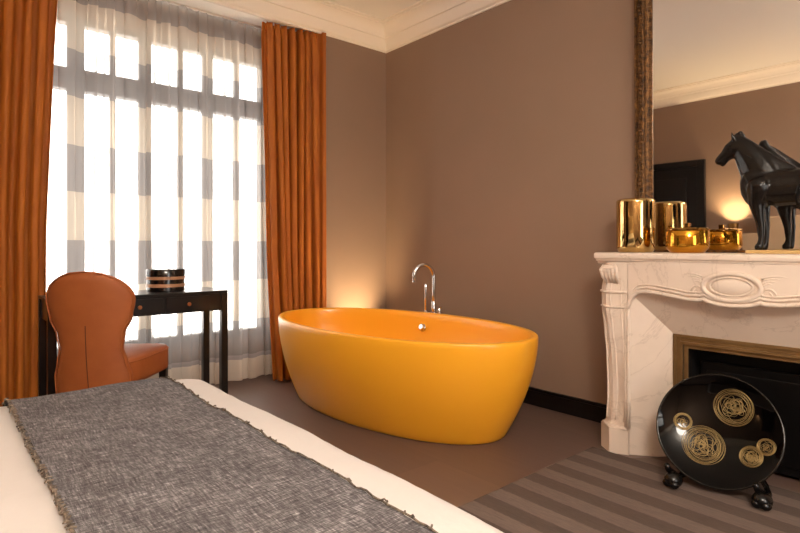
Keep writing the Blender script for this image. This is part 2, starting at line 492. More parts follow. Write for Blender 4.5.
def sheer_y(u, z):
    top = max(0, min(1, (2.9 - z) / .25))
    y, dx, p = fold(u, z, 17, 5.5, .026, .017)
    y2 = .012 * sin(p * 2.3 + z * .4) + .02 * noise.noise((u * 9, z * .4, 2.2))
    return dx * (.4 + .6 * top), .235 + (y + y2) * (.45 + .55 * top) + .004 * sin(u * 260) * (1 - top)
sh = obj('sheer_curtain', cloth_sheet(lambda z: -3.1, lambda z: -.93, .035, 2.88, sheer_y, 900, 60), 'sheer', smooth=True)
tag(sh, 'translucent grey and cream striped voile hanging across the window', 'sheer curtain')
bm = bmesh.new()
tube(bm, [(-3.12, .235, 2.888), (-.9, .235, 2.888)], .009)
tag(obj('sheer_rod', bm, 'soffit', smooth=True), 'slim white rod carrying the striped voile above the window', 'curtain rod')

# ------------------------------------------------------------ bathtub
tub = thing('bathtub', 'glossy yellow orange oval freestanding bathtub on the dark floor', 'bathtub', (-.82, -1.05, 0))
AX = radians(-85.4); ax = Vector((cos(AX), sin(AX))); ay = Vector((-ax.y, ax.x))
def tring(A, Bb, z, c, n=96, e=2.06):
    out = []
    for i in range(n):
        t = 2 * pi * i / n
        cx = math.copysign(abs(cos(t)) ** (2 / e), cos(t)); sy = math.copysign(abs(sin(t)) ** (2 / e), sin(t))
        q = Vector(c) + A * cx * ax + Bb * sy * ay
        out.append((q.x, q.y, z))
    return out
RC = Vector((-.064, -.103)); A1, B1, A0, B0, ZR = 1.022, .554, .885, .415, .605
def shp(t):
    s = 1 - (1 - t) ** 1.75
    return lerp(A0, A1, s), lerp(B0, B1, s), (RC.x * s, RC.y * s)
rings = [tring(A0 - .03, B0 - .03, 0, (0, 0)), tring(A0 - .008, B0 - .008, .004, (0, 0))]
for k in range(0, 25):
    t = k / 24; a, b, c = shp(t); rings.append(tring(a, b, .012 + t * (ZR - .022), c))
a, b, c = A1, B1, tuple(RC)
for da, z in ((.002, ZR - .004), (.007, ZR), (.03, ZR), (.036, ZR - .003), (.040, ZR - .012)):
    rings.append(tring(a - da, b - da, z, c))
for k in range(1, 15):
    t = 1 - k / 16; aa, bb, cc = shp(t)
    sh2 = (1 - t) ** 3 * .25
    rings.append(tring((aa - .045) * (1 - sh2), (bb - .045) * (1 - sh2), .14 + t * (ZR - .155), cc))
rings += [tring((A0 - .12) * f, (B0 - .1) * f, z, (0, 0)) for f, z in ((.72, .142), (.4, .132), (.1, .128))]
bm = bmesh.new(); loft(bm, rings)
obj('tub_shell', bm, 'tub', tub, smooth=True, angle=50)
bm = bmesh.new(); lathe(bm, [(.03, 0), (.03, .004), (.02, .007)], (0.0, 0, .132), 24)
obj('drain', bm, 'chrome', tub, smooth=True, angle=40)

# overflow cap on the inner back wall, thing-local coordinates
def axial(bm_f, pos, direction):
    q = Vector((0, 0, 1)).rotation_difference(Vector(direction))
    for v in bm_f.verts: v.co = q @ v.co + Vector(pos)
    return bm_f
bm = bmesh.new(); lathe(bm, [(.028, -.012), (.028, .004), (.022, .008), (.022, .022), (.018, .026), (.004, .026)], n=28)
axial(bm, (.410, .115, .495), (-.9, -.12, .38)); obj('overflow_cap', bm, 'chrome', tub, smooth=True, angle=40)

# ------------------------------------------------------------ faucet on the tub rim
fa = thing('bath_faucet', 'tall curved chrome faucet standing on the back rim of the tub', 'faucet', (-.345, -.955, ZR))
def disc(bm, x, y, r=.026, h=.007):
    return lathe(bm, [(r, 0), (r, h * .6), (r - .003, h), (.004, h)], (x, y, 0), 28)
bm = bmesh.new(); disc(bm, 0, -.03, .036); disc(bm, 0, .055, .032); disc(bm, 0, -.09, .022)
obj('base_flange', bm, 'chrome', fa, smooth=True, angle=40)
pts = [(0, -.03, .005), (0, -.03, .262)]
for k in range(1, 17):
    th = pi * k / 16 * .93
    pts.append((-.074 + .074 * cos(th), -.03 + .028 * (1 - cos(th)), .262 + .095 * sin(th)))
l = Vector(pts[-1]); pts.append((l.x + .003, l.y + .002, l.z - .035))
bm = bmesh.new(); tube(bm, pts, .0145, 16); obj('spout', bm, 'chrome', fa, smooth=True, angle=50)
bm = bmesh.new(); tube(bm, [pts[-1], (pts[-1][0] + .001, pts[-1][1], pts[-1][2] - .018)], .015, 16); obj('aerator', bm, 'chrome', fa, smooth=True, angle=50)
bm = bmesh.new(); tube(bm, [(0, .055, .004), (0, .055, .19)], .0105, 14); lathe(bm, [(.0125, .165), (.0125, .205), (.009, .21)], (0, .055, 0), 20)
obj('hand_shower', bm, 'chrome', fa, smooth=True, angle=50)
bm = bmesh.new(); lathe(bm, [(.012, .004), (.012, .035), (.009, .04)], (0, -.09, 0), 20); tube(bm, [(0, -.09, .03), (-.0, -.11, .05)], .004, 10)
obj('control_lever', bm, 'chrome', fa, smooth=True, angle=50)
bm = bmesh.new(); lathe(bm, [(.017, .02), (.017, .085), (.013, .09)], (0, -.03, 0), 20)
obj('mixer_body', bm, 'chrome', fa, smooth=True, angle=50)

# floor uplight behind the tub
ul = thing('floor_uplight', 'small floor uplight throwing a warm glow up the wall behind the tub', 'lamp', (-.37, -.30, 0))
bm = bmesh.new(); lathe(bm, [(.055, 0), (.055, .012), (.04, .016), (.042, .13), (.038, .13), (.036, .09)], n=28, caps=(True, False))
obj('lamp_housing', bm, 'black_gloss', ul, smooth=True, angle=40)
bm = bmesh.new(); lathe(bm, [(.036, .088), (.036, .092)], n=24); obj('lens', bm, 'bulb', ul)
def spot(name, parent, loc, rot, W, col, size, blend=.6, r=.03):
    d = bpy.data.lights.new(name, 'SPOT'); d.energy = W; d.color = col; d.spot_size = radians(size); d.spot_blend = blend; d.shadow_soft_size = r
    o = bpy.data.objects.new(name, d); o.location = loc; o.rotation_euler = rot; o.parent = parent; COL.objects.link(o); return o
spot('uplight_beam', ul, (0, 0, .14), (radians(180 - 20), 0, 0), UPLIGHT_W, WARM, 74, 1.0, .03)

# ------------------------------------------------------------ desk
desk = thing('writing_desk', 'narrow black lacquered writing desk standing before the window', 'desk', (-1.64, -.31, 0), 0)
DW, DD, DZ = 1.045, .37, .80
obj('desk_top', B(-DW, 0, 0, DD, DZ - .018, DZ, bev=.003), 'desk', desk)
bm = B(-DW + .02, -.02, .012, .03, DZ - .135, DZ - .018); box(bm, -DW + .02, -.02, DD - .03, DD - .012, DZ - .135, DZ - .018)
box(bm, -DW + .012, -DW + .03, .03, DD - .03, DZ - .135, DZ - .018); box(bm, -.03, -.012, .03, DD - .03, DZ - .135, DZ - .018)
obj('apron', bm, 'desk', desk)
for x in (-.265, -.565, -.865):
    d = obj('drawer', B(x - .142, x + .142, .006, .014, DZ - .125, DZ - .03, bev=.0015), 'desk', desk)
    bm = bmesh.new(); lathe(bm, [(.006, 0), (.006, .008), (.0125, .012), (.0125, .018), (.009, .021)], n=20); axial(bm, (x, .006, DZ - .078), (0, -1, 0))
    k = obj('knob', bm, 'copper', d, smooth=True, angle=40); k['label'] = 'round copper drawer knob'
for x, y in ((-.045, 0), (-DW, 0), (-.045, DD - .045), (-DW, DD - .045)):
    obj('leg', B(x, x + .045, y, y + .045, 0, DZ - .018, bev=.003), 'desk', desk)

db = thing('striped_round_box', 'black and cream striped round box on the writing desk', 'box', (-1.98, -.09, DZ))
R0 = .119
bm = bmesh.new(); lathe(bm, [(R0 - .004, 0), (R0, .004), (R0, .103), (R0 - .003, .105)], n=56); obj('box_body', bm, 'box_black', db, smooth=True, angle=40)
bm = bmesh.new(); lathe(bm, [(R0 + .003, .105), (R0 + .003, .142), (R0 - .001, .147), (.01, .147)], n=56); obj('lid', bm, 'box_black', db, smooth=True, angle=40)
for z, h in ((.028, .022), (.078, .020)):
    bm = bmesh.new(); r = R0 + (.0045 if z > .2 else .0015); lathe(bm, [(r - .003, z), (r, z), (r, z + h), (r - .003, z + h)], n=56, caps=(False, False))
    s = obj('inlay_band', bm, 'box_cream', db, smooth=True, angle=40); s['label'] = 'cream band'

# ------------------------------------------------------------ chair
ch = thing('leather_chair', 'tan orange leather chair with spoon shaped back facing the writing desk', 'chair', (-2.39, -.42, 0), math.atan2(.8, .6) - pi / 2)
# local: +y is the way it faces, back at y=-.27
hw = [(.16, .190), (.30, .196), (.40, .200), (.47, .182), (.55, .163), (.63, .175), (.72, .212), (.81, .228), (.87, .222), (.915, .185), (.945, .130), (.960, .07), (.965, .012)]
hz = []
bm = bmesh.new(); rings = []
zs = [.16 + .02 * i for i in range(36)] + [.878, .895, .910, .923, .934, .943, .951, .957, .961, .964, .966]
def hwf(z):
    if z < .81: return interp(hw, z)
    t = min(1, (z - .81) / (.966 - .81)); return .228 * math.sqrt(max(0.001, 1 - t ** 2.05))
for z in zs:
    if z > .88 and z in zs[:36]: continue
    w = hwf(z); n = 40; ring = []
    yc = -.205 - .095 * ((z - .16) / .8) + .012 * sin((z - .2) * 3)
    th = .036 * min(1, max(.25, math.sqrt(max(0, (.975 - z) / .05))) if z > .925 else 1)
    for i in range(n):
        t = 2 * pi * i / n
        cx = math.copysign(abs(cos(t)) ** .55, cos(t)); sy = math.copysign(abs(sin(t)) ** .75, sin(t))
        bow = .05 * (cx * w / .23) ** 2
        ring.append((cx * w, yc + sy * th + bow, z))
    rings.append(ring)
loft(bm, rings); obj('backrest', bm, 'leather', ch, smooth=True)
bm = bmesh.new()
def yback(z, x=0): return -.205 - .095 * ((z - .16) / .8) + .012 * sin((z - .2) * 3) - .036 + .05 * (x / .23) ** 2
tube(bm, [(.004 * sin(z * 9), yback(z) - .0005, z) for z in [.17 + .03 * i for i in range(18)]], .0026, 6)
s = obj('seam', bm, 'dark_leather', ch, smooth=True)
bm = bmesh.new(); pl = []
for sgn in (-1, 1):
    p = []
    zz = [z for z in zs if z < .958]
    for z in zz:
        w = hwf(z) * .97; p.append((sgn * w, yback(z, w) + .012 * 1, z))
    pl.append(p)
tube(bm, pl[0] + [(-.0, yback(.962) + .012, .965)] + pl[1][::-1], .004, 6)
obj('piping', bm, 'leather', ch, smooth=True)
# seat cushion
bm = bmesh.new()
def seat_ring(z, k):
    r = []
    for i in range(48):
        t = 2 * pi * i / 48
        cx = math.copysign(abs(cos(t)) ** .35, cos(t)); sy = math.copysign(abs(sin(t)) ** .35, sin(t))
        w = lerp(.205, .25, (sy + 1) / 2)
        r.append((cx * w * k, .055 + sy * .262 * k, z + .012 * (1 - cx * cx) * (1 - sy * sy) * (z > .4)))
    return r
loft(bm, [seat_ring(*a) for a in ((.335, .93), (.34, .985), (.36, 1), (.45, 1.0), (.47, .985), (.482, .95), (.488, .8), (.49, .5), (.491, .15))])
obj('seat', bm, 'leather', ch, smooth=True)
bm = bmesh.new(); tube(bm, [Vector(p) for p in seat_ring(.462, 1.0)], .004, 6, closed=True); obj('seat_piping', bm, 'leather', ch, smooth=True)
for x, y in ((-.20, .27), (.20, .27), (-.17, -.14), (.17, -.14)):
    bm = bmesh.new(); s = 1 if y > 0 else -1
    loft(bm, [[(x + dx * w, y + dy * w + (s * .0 if z > .2 else (s * .03 if s < 0 else 0)), z) for dx, dy in ((-1, -1), (1, -1), (1, 1), (-1, 1))] for z, w in ((0, .013), (.17, .017), (.34, .022))])
    lg = obj('leg', bm, 'desk', ch); lg['label'] = 'dark wooden leg'

# ------------------------------------------------------------ bed, duvet, runner
BX0, BX1, BY0, BY1, BZ = -4.24, -2.315, -3.42, -1.60, .57
bed = thing('bed', 'upholstered bed with beige headboard under a cream duvet', 'bed', ((BX0 + BX1) / 2, (BY0 + BY1) / 2, 0))
hx, hy = (BX1 - BX0) / 2, (BY1 - BY0) / 2
obj('bed_base', B(-hx + .05, hx - .06, -hy + .06, hy - .06, .10, .30, bev=.015), 'bedbase', bed)
obj('mattress', B(-hx + .05, hx - .05, -hy + .05, hy - .05, .30, .515, bev=.03), 'mattress', bed)
for x in (-hx + .08, hx - .34):
    for y in (-hy + .12, hy - .12):
        bm = bmesh.new(); lathe(bm, [(.02, 0), (.03, .10)], (x, y, 0), 20); obj('leg', bm, 'desk', bed)
hb = B(-hx - .10, -hx, -hy + .0, hy - .0, 0.02, 1.18, bev=.015)
obj('headboard', hb, 'headboard', bed)
obj('headboard_panel', B(-hx - .10, -hx + .006, -hy + .22, hy - .22, .45, 1.37, bev=.015), 'headboard', bed)

def rbox_top(x, y, x0, x1, y0, y1, r=.075):
    """height drop and outline of a soft-edged cloth draped on a box"""
    dx = max(x0 + r - x, x - (x1 - r), 0); dy = max(y0 + r - y, y - (y1 - r), 0)
    return dx, dy
def bump_h(x, y):
    return .010 * noise.noise((x * 2.4, y * 2.1, 1.7)) + .004 * noise.noise((x * 7, y * 5, 3.1)) + .0025 * noise.noise((x * 5, y * 22, 8.1))
# duvet as a lofted soft shell: rings from the hem to the middle
def duvet_ring(k, z):
    """k = inset from the outline"""
    out = []; N = 240; x0, x1, y0, y1 = BX0 + .02 + k * .0, BX1 - k, BY0 + k, BY1 - k
    rc = max(.10 - k * .3, .02); n4 = N // 4
    cor = [(x1 - rc, y1 - rc, 0), (x0 + rc, y1 - rc, 90), (x0 + rc, y0 + rc, 180), (x1 - rc, y0 + rc, 270)]
    pts = []
    for cx, cy, a0 in cor:
        for i in range(13):
            a = radians(a0 + 90 * i / 12); pts.append(Vector((cx + rc * cos(a), cy + rc * sin(a))))
    P = []
    for a, b in zip(pts, pts[1:] + pts[:1]):
        L = (b - a).length; m = max(1, int(round(L / .04)))
        for i in range(m): P.append(a.lerp(b, i / m))
    # resample to N
    cum = [0]
    for a, b in zip(P, P[1:] + P[:1]): cum.append(cum[-1] + (b - a).length)
    tot = cum[-1]; j = 0
    for i in range(N):
        s = tot * i / N
        while cum[j + 1] < s: j += 1
        a, b = P[j], P[(j + 1) % len(P)]; f = (s - cum[j]) / max(1e-9, cum[j + 1] - cum[j]); q = a.lerp(b, f)
        hang = max(0, .5 - z) / .4
        wob = .005 * sin(i * .55 + 2 * sin(i * .13)) * hang
        d = (q - Vector(((x0 + x1) / 2, (y0 + y1) / 2))).normalized()
        q = q + d * wob
        out.append((q.x, q.y, z + (bump_h(q.x, q.y) if z > .5 else 0)))
    return out
bm = bmesh.new()
levels = [(-.005, .20), (0, .26), (.0, .36), (.0, .45), (.0, .50), (.006, .525), (.016, .545), (.032, .558), (.06, .562)]
rr = [duvet_ring(k, z) for k, z in levels]
loft(bm, rr, True, False, False)
# top surface as a grid bridging the last ring is avoided by continuing inwards
for k in (.14, .2, .28, .36, .46, .58, .7, .8):
    pass
prev = rr[-1]
cx, cy = (BX0 + BX1) / 2, (BY0 + BY1) / 2
inner = []
for s in (.96, .92, .87, .82, .76, .7, .62, .54, .46, .38, .3, .22, .14, .06):
    ring = []
    for (x, y, z) in prev:
        X, Y = cx + (x - cx) * s, cy + (y - cy) * s
        ring.append((X, Y, .563 + bump_h(X, Y)))
    inner.append(ring)
loft(bm, [prev] + inner, True, False, True)
bmesh.ops.remove_doubles(bm, verts=bm.verts, dist=.0005)
dv = obj('duvet', bm, 'linen', smooth=True)
md = dv.modifiers.new('thick', 'SOLIDIFY'); md.thickness = .012; md.offset = -1
tag(dv, 'smooth cream duvet covering the bed in the foreground', 'duvet')

# runner lying over the duvet
RX0, RX1 = -2.985, -2.487
def run_z(x, y):
    z = .584 + bump_h(x, y) + .003 * noise.noise((x * 12, y * 16, 5)) + .003 * noise.noise((x * 4, y * 30, 5))
    return z
t = thing('bed_runner', 'charcoal handwoven runner with frayed stitched edges across the cream duvet', 'bed runner')
path = []       # (y, z offset function) down both sides
def prof_y():
    P = []
    for i in range(9): P.append((BY0 - .020, .22 + .03 * i))
    for i in range(1, 9):
        a = pi / 2 * i / 8; P.append((BY0 + .075 - .095 * cos(a), .489 + .095 * sin(a)))
    n = 90
    for i in range(1, n): P.append((lerp(BY0 + .075, BY1 - .075, i / n), .584))
    for i in range(0, 9):
        a = pi / 2 * (1 - i / 8); P.append((BY1 - .075 + .095 * cos(a), .489 + .095 * sin(a)))
    for i in range(1, 9): P.append((BY1 + .020, .487 - .03 * i))
    return P
PY = prof_y()
bm = bmesh.new(); g = []
NXR = 44
for j, (y, z) in enumerate(PY):
    row = []
    for i in range(NXR + 1):
        u = i / NXR; wav = .008 * noise.noise((y * 3, 1 if u < .5 else 7, 4)) * abs(2 * u - 1)
        x = lerp(RX0, RX1, u) + wav
        zz = z
        if z > .5835: zz = run_z(x, y)
        elif z > .487: zz = z + bump_h(x, y) * min(1, (z - .487) / .03)
        row.append(bm.verts.new((x, y, zz)))
    g.append(row)
for j in range(len(g) - 1):
    for i in range(NXR): bm.faces.new((g[j][i], g[j][i + 1], g[j + 1][i + 1], g[j + 1][i]))
edgeL = [r[0].co.copy() for r in g]; edgeR = [r[-1].co.copy() for r in g]
o = obj('woven_cloth', bm, 'runner', t, smooth=True)
md = o.modifiers.new('thick', 'SOLIDIFY'); md.thickness = .004; md.offset = -1
def fringe(edge, sgn):
    bm = bmesh.new(); rnd = random.Random(3 if sgn > 0 else 5)
    # dense resample
    P = []
    for a, b in zip(edge[:-1], edge[1:]):
        m = max(1, int((b - a).length / .012))
        for i in range(m): P.append(a.lerp(b, i / m))
    tube(bm, [p + Vector((sgn * (.002 + .0015 * sin(i * .9)), 0, .001 + .001 * sin(i * 1.7))) for i, p in enumerate(P)], .0035 if sgn < 0 else .0025, 6)
    for i, p in enumerate(P):
        if rnd.random() < (.75 if sgn < 0 else .3):
            l = rnd.uniform(.005, .014) * (1 if sgn < 0 else .6); q = p + Vector((sgn * l, rnd.uniform(-.01, .01), -.0 + rnd.uniform(-.002, .005)))
            tube(bm, [p + Vector((-sgn * .004, 0, .005)), p.lerp(q, .5) + Vector((0, 0, .006)), q], .002, 5)
    return bm
for e, s in ((edgeL, -1), (edgeR, 1)):
    f = obj('frayed_edge', fringe(e, s), 'fringe', t, smooth=True)

# ------------------------------------------------------------ rug
bm = bmesh.new()
pts = [(-2.5, -2.33), (-.445, -2.33), (-.445, -2.545), (-.27, -2.66), (-.27, -3.34), (-.445, -3.455), (-.445, -4.6), (-2.5, -4.6)]
lo = [bm.verts.new((x, y, .001)) for x, y in pts]; hi = [bm.verts.new((x, y, .009)) for x, y in pts]
bm.faces.new(hi); bm.faces.new(lo[::-1])
for i in range(len(pts)):
    j = (i + 1) % len(pts); bm.faces.new((lo[i], lo[j], hi[j], hi[i]))
bmesh.ops.recalc_face_normals(bm, faces=bm.faces)
tag(obj('striped_rug', bm, 'rug'), 'brown rug with tonal stripes lying before the marble fireplace', 'rug')

# ------------------------------------------------------------ fireplace
FY = -3.0
fp = thing('marble_fireplace', 'cream marble fireplace with carved serpentine mantel against the taupe wall', 'fireplace', (0, FY, 0))
def mir(pts, s): return [(x, s * y, z) for x, y, z in pts]

# leg: plan outline (x from wall, y from centre), swells with height
def swell(z):   # outward console curve
    return interp([(0, .0), (.12, 0), (.16, -.026), (.28, -.036), (.38, -.036), (.52, -.028), (.64, -.012), (.77, .005), (.86, .006), (.93, -.006), (.985, -.008), (1.02, .0)], z)
def leg_plan(z):
    s = swell(z)
    plinth = z < .135
    yo = .655 + (s * .8)
    xf = .37
    nose = .422 + s
    P = [(-.0, yo), (-xf, yo), (-nose, .60 + s * .4), (-nose + .004, .565 + s * .3), (-.398, .515), (-.398, .50)]
    if plinth:
        P = [(0, .662), (-.372, .662), (-.428, .585), (-.428, .562), (-.396, .50), (-.396, .495)]
    P += [(-.37, .495), (-.30, .50), (0, .50)]
    return P
for sg in (1, -1):
    bm = bmesh.new(); rings = []
    zs2 = [0, .118, .126, .1349, .1351, .145, .16, .18, .2, .24] + [.28 + .03 * i for i in range(25)] + [1.015]
    for z in zs2:
        rings.append([(x, sg * y, z) for x, y in leg_plan(z)])
    loft(bm, rings); bmesh.ops.recalc_face_normals(bm, faces=bm.faces)
    lg = obj('pilaster', bm, 'marble', fp, smooth=True, angle=28)
    # raised ribs and band down the curved front
    bm = bmesh.new()
    for yy, off, r in ((.63, .0, .005), (.578, .002, .006), (.53, 0, .005)):
        tube(bm, [(-linterp([(yy - 1, 0)], 0) if False else -(linterp([(.515, .398), (.565, .418 + swell(z)), (.60, .422 + swell(z)), (.655, .372)], yy + swell(z) * .3)) + .002, sg * (yy + swell(z) * .35), z) for z in [.17 + .03 * i for i in range(26)]], r, 8)
    obj('fluting', bm, 'marble', lg, smooth=True)
    for z, r in ((.135, .010), (.775, .006), (.855, .008)):
        bm = bmesh.new()
        pl = leg_plan(z + .001)[1:6]
        tube(bm, [(x - .002, sg * y, z) for x, y in [(-.33, pl[0][1] + .002)] + pl], r, 8)
        obj('pilaster_band', bm, 'marble', lg, smooth=True)
    # acanthus scroll under the shelf
    bm = bmesh.new()
    for k in range(5):
        yy = .575 + .016 * (k - 2)
        tube(bm, [(-.415, sg * yy, .90), (-.440, sg * (yy + .003 * (k - 2)), .935), (-.452, sg * (yy + .005 * (k - 2)), .975), (-.445, sg * yy, 1.0)], [.004, .009, .011, .006], 8)
    ball(bm, (-.448, sg * .575, .985), (.016, .045, .014))
    obj('scroll_carving', bm, 'marble', lg, smooth=True)

# lintel with serpentine lower edge
def low(y):
    a = abs(y)
    return linterp([(0, .822), (.05, .824), (.09, .832), (.118, .846), (.13, .838), (.19, .838), (.26, .848), (.34, .858), (.40, .862), (.44, .856), (.465, .838), (.485, .805), (.497, .76)], a)
bm = bmesh.new(); ys = [-.497 + .994 * i / 160 for i in range(161)]
def xfr(y): return -.398 - .022 * max(0, cos(min(1, abs(y) / .42) * pi / 2)) ** .8
rings = [[(xfr(y), y, low(y)), (xfr(y), y, 1.02), (-.02, y, 1.02), (-.34, y, max(low(y), .78)), (-.36, y, low(y))] for y in ys]
loft(bm, rings); bmesh.ops.recalc_face_normals(bm, faces=bm.faces)
fz = obj('frieze', bm, 'marble', fp, smooth=True, angle=30)
bm = bmesh.new()
for dz, r in ((.006, .010), (.026, .006), (.042, .004)):
    tube(bm, [(xfr(y) - .004, y * (1 - dz * .2), low(y) + dz) for y in ys], r, 8)
# the mouldings run on down the inside of each pilaster
for sg in (1, -1):
    for y, r in ((.492, .010), (.508, .006)):
        tube(bm, [(-.400, sg * y, z) for z in (.14, .3, .5, .7, .77 if y < .5 else .80)], r, 8)
obj('edge_moulding', bm, 'marble', fz, smooth=True)
# cartouche
bm = bmesh.new()
xc = xfr(0)
def oval(a, b, z0, x): return [(x, a * cos(t), z0 + b * sin(t)) for t in [2 * pi * i / 48 for i in range(48)]]
tube(bm, oval(.118, .062, .912, xc - .002), .011, 10, closed=True)
tube(bm, oval(.088, .042, .914, xc - .004), .006, 8, closed=True)
ball(bm, (xc + .004, 0, .914), (.016, .085, .040), 3)
for sg in (1, -1):
    for k in range(4):
        pts = []
        for i in range(14):
            t = i / 13; pts.append((xfr(sg * (.13 + .27 * t)) - .001 + .003 * t, sg * (.12 + (.20 - .03 * k) * t), .955 - .012 * k - .05 * t ** 2 + .02 * sin(t * pi * (1.2 + .2 * k))))
        tube(bm, pts, [.0055 * (1 - i / 16) for i in range(14)], 8)
    pts = [(xfr(sg * .15) - .001, sg * (.145 + .03 * cos(a) * (1 - a / 12)), .885 + .03 * sin(a) * (1 - a / 12)) for a in [i * .5 for i in range(16)]]
    tube(bm, pts, .004, 8)
obj('cartouche_carving', bm, 'marble', fz, smooth=True)

# mantel shelf
def shelf_plan(e, z):
    h = []
    for i in range(0, 41):
        y = .66 * i / 40
        x = -.425 - e - .008 * cos(y / .66 * pi * 2)
        h.append((x, y))
    # rounded end corner
    c = [(-.432 - e, .665), (-.428 - e, .673 + e * .5), (-.415 - e, .680 + e), (-.39, .684 + e), (-.34, .684 + e), (0, .684 + e)]
    half = h + c
    left = [(x, -y) for x, y in half[::-1][:-1]]
    return [(x, y, z) for x, y in left + half]
bm = bmesh.new()
# drop the plan corners to build rings: shelf profile from below up
sp = [(-.035, 1.005), (-.030, 1.010), (-.026, 1.018), (-.012, 1.022), (-.010, 1.030), (-.002, 1.034), (.0, 1.040), (.0, 1.056), (-.003, 1.062), (-.010, 1.065)]
loft(bm, [shelf_plan(e, z) for e, z in sp]); bmesh.ops.recalc_face_normals(bm, faces=bm.faces)
obj('mantel_shelf', bm, 'marble', fp, smooth=True, angle=30)

# splayed inner slabs
bm = bmesh.new()
for sg in (1, -1):
    a = [(-.385, sg * .50), (-.25, sg * .325)]
    v = [bm.verts.new(p) for p in ((a[0][0], a[0][1], 0), (a[1][0], a[1][1], 0), (a[1][0], a[1][1], .645), (a[0][0], a[0][1], .862))]
    w = [bm.verts.new((p.co.x + .03, p.co.y + sg * .03, p.co.z)) for p in v]
    bm.faces.new(v)
    bm.faces.new(w[::-1])
    for i in range(4): bm.faces.new((v[i], w[i], w[(i + 1) % 4], v[(i + 1) % 4]))
v = [bm.verts.new(p) for p in ((-.385, .50, .862), (-.25, .325, .645), (-.25, -.325, .645), (-.385, -.50, .862))]
w = [bm.verts.new((p.co.x + .03, p.co.y, p.co.z + .03)) for p in v]
bm.faces.new(v); bm.faces.new(w[::-1])
for i in range(4): bm.faces.new((v[i], w[i], w[(i + 1) % 4], v[(i + 1) % 4]))
bmesh.ops.recalc_face_normals(bm, faces=bm.faces)
obj('splay_slab', bm, 'marble', fp)
# metal frame of the opening
def uframe(bm, yo, zo, w, x, d):
    for sg in (1, -1):
        box(bm, x - d, x + .02, min(sg * yo, sg * (yo - w)), max(sg * yo, sg * (yo - w)), 0.01, zo, bev=.002)
    box(bm, x - d, x + .02, -yo + w, yo - w, zo - w, zo, bev=.002)
bm = bmesh.new()
uframe(bm, .326, .646, .016, -.25, .008); uframe(bm, .311, .631, .020, -.25, .002); uframe(bm, .292, .612, .014, -.25, .010); uframe(bm, .279, .599, .022, -.25, -.006)
obj('firebox_frame', bm, 'frame_brass', fp)
bm = bmesh.new()
box(bm, -.05, -.035, -.29, .29, 0.01, .62); box(bm, -.245, -.04, -.30, -.275, 0.01, .62); box(bm, -.245, -.04, .275, .30, 0.01, .62); box(bm, -.245, -.04, -.29, .29, .60, .625)
fb = obj('firebox', bm, 'firebox', fp)
bm = bmesh.new(); box(bm, -.12, -.10, -.24, .24, .02, .50, bev=.004); box(bm, -.128, -.12, -.21, .21, .06, .46, bev=.004)
obj('fire_shutter', bm, 'black_gloss', fp)

# ------------------------------------------------------------ mirror over the mantel
mr = thing('gilt_mirror', 'tall mirror in an antique gilt carved frame standing on the mantel', 'mirror', (-.012, FY, 1.065))
mr.rotation_euler = (0, radians(-.5), 0)
MW, MH, FW = .63, 1.62, .104
obj('mirror_glass', B(-.030, -.024, -MW + FW - .01, MW - FW + .01, 0.012, MH - FW + .01), 'mirror', mr)
fprof = [(0, 0), (0, -.035), (.006, -.048), (.016, -.050), (.022, -.040), (.028, -.042), (.055, -.050), (.062, -.044), (.068, -.052), (.076, -.054), (.084, -.046), (.090, -.040), (.104, -.036), (.104, 0)]
bm = bmesh.new()
cs = [(MW, 0.001, -1, 0), (MW, MH, -1, -1), (-MW, MH, 1, -1), (-MW, 0.001, 1, 0)]
rings = [[(d, cy + sy * o, cz + sz * o) for o, d in fprof] for cy, cz, sy, sz in cs]
loft(bm, rings); bmesh.ops.recalc_face_normals(bm, faces=bm.faces)
fr = obj('gilt_frame', bm, 'gilt', mr, smooth=True, angle=30)
obj('lower_fillet', B(-.034, 0, -MW + FW, MW - FW, 0, .014, bev=.002), 'gilt', mr)
bm = bmesh.new(); rnd = random.Random(12)
for sg in (-1, 1):
    n = 66
    for i in range(n):
        z = .02 + (MH - .04) * (i + .5) / n; ph = i * .9
        yy = sg * (MW - .042 + .008 * sin(ph))
        rr_ = rnd.uniform(.8, 1.2)
        ball(bm, (-.047, yy, z), (.008 * rr_, .011 * rr_, .014 * rr_), 1)
        ball(bm, (-.046, yy + sg * .012 * cos(ph), z + .009), (.006, .006, .009), 1)
for zz in (MH - .042,):
    for i in range(46):
        y = -MW + .05 + (2 * MW - .1) * (i + .5) / 46
        ball(bm, (-.047, y, zz + .006 * sin(i * .9)), (.008, .014, .011), 1)
ct = obj('leaf_carving', bm, 'gilt', fr, smooth=True)
# beads next to the glass
for sg in (-1, 1):
    bm = bmesh.new()
    for i in range(100):
        ball(bm, (-.041, sg * (MW - .094), .01 + (MH - .11) * i / 99), .0055, 1)
    obj('bead_row', bm, 'gilt', fr, smooth=True)

# ------------------------------------------------------------ things on the mantel
ZM = 1.0655
def jar_glow(name, c): return None
cn = thing('gold_canister', 'tall gold mirrored glass canister at the left end of the mantel', 'canister', (-.245, -2.47, ZM))
bm = bmesh.new(); R1 = .100
lathe(bm, [(.080, 0), (.088, .003), (.097, .02), (.1, .03), (R1, .272), (.099, .282), (.094, .288), (.086, .288), (.090, .27), (.094, .255), (.094, .04), (.085, .02), (.0005, .018)], n=64, caps=(True, False))
obj('canister_body', bm, 'gold_glass', cn, smooth=True, angle=60)
bm = bmesh.new(); lathe(bm, [(.0885, .280), (.0885, .289), (.084, .292), (.02, .294), (.001, .2945)], n=64, caps=(True, True))
obj('lid', bm, 'gold_glass', cn, smooth=True, angle=40)

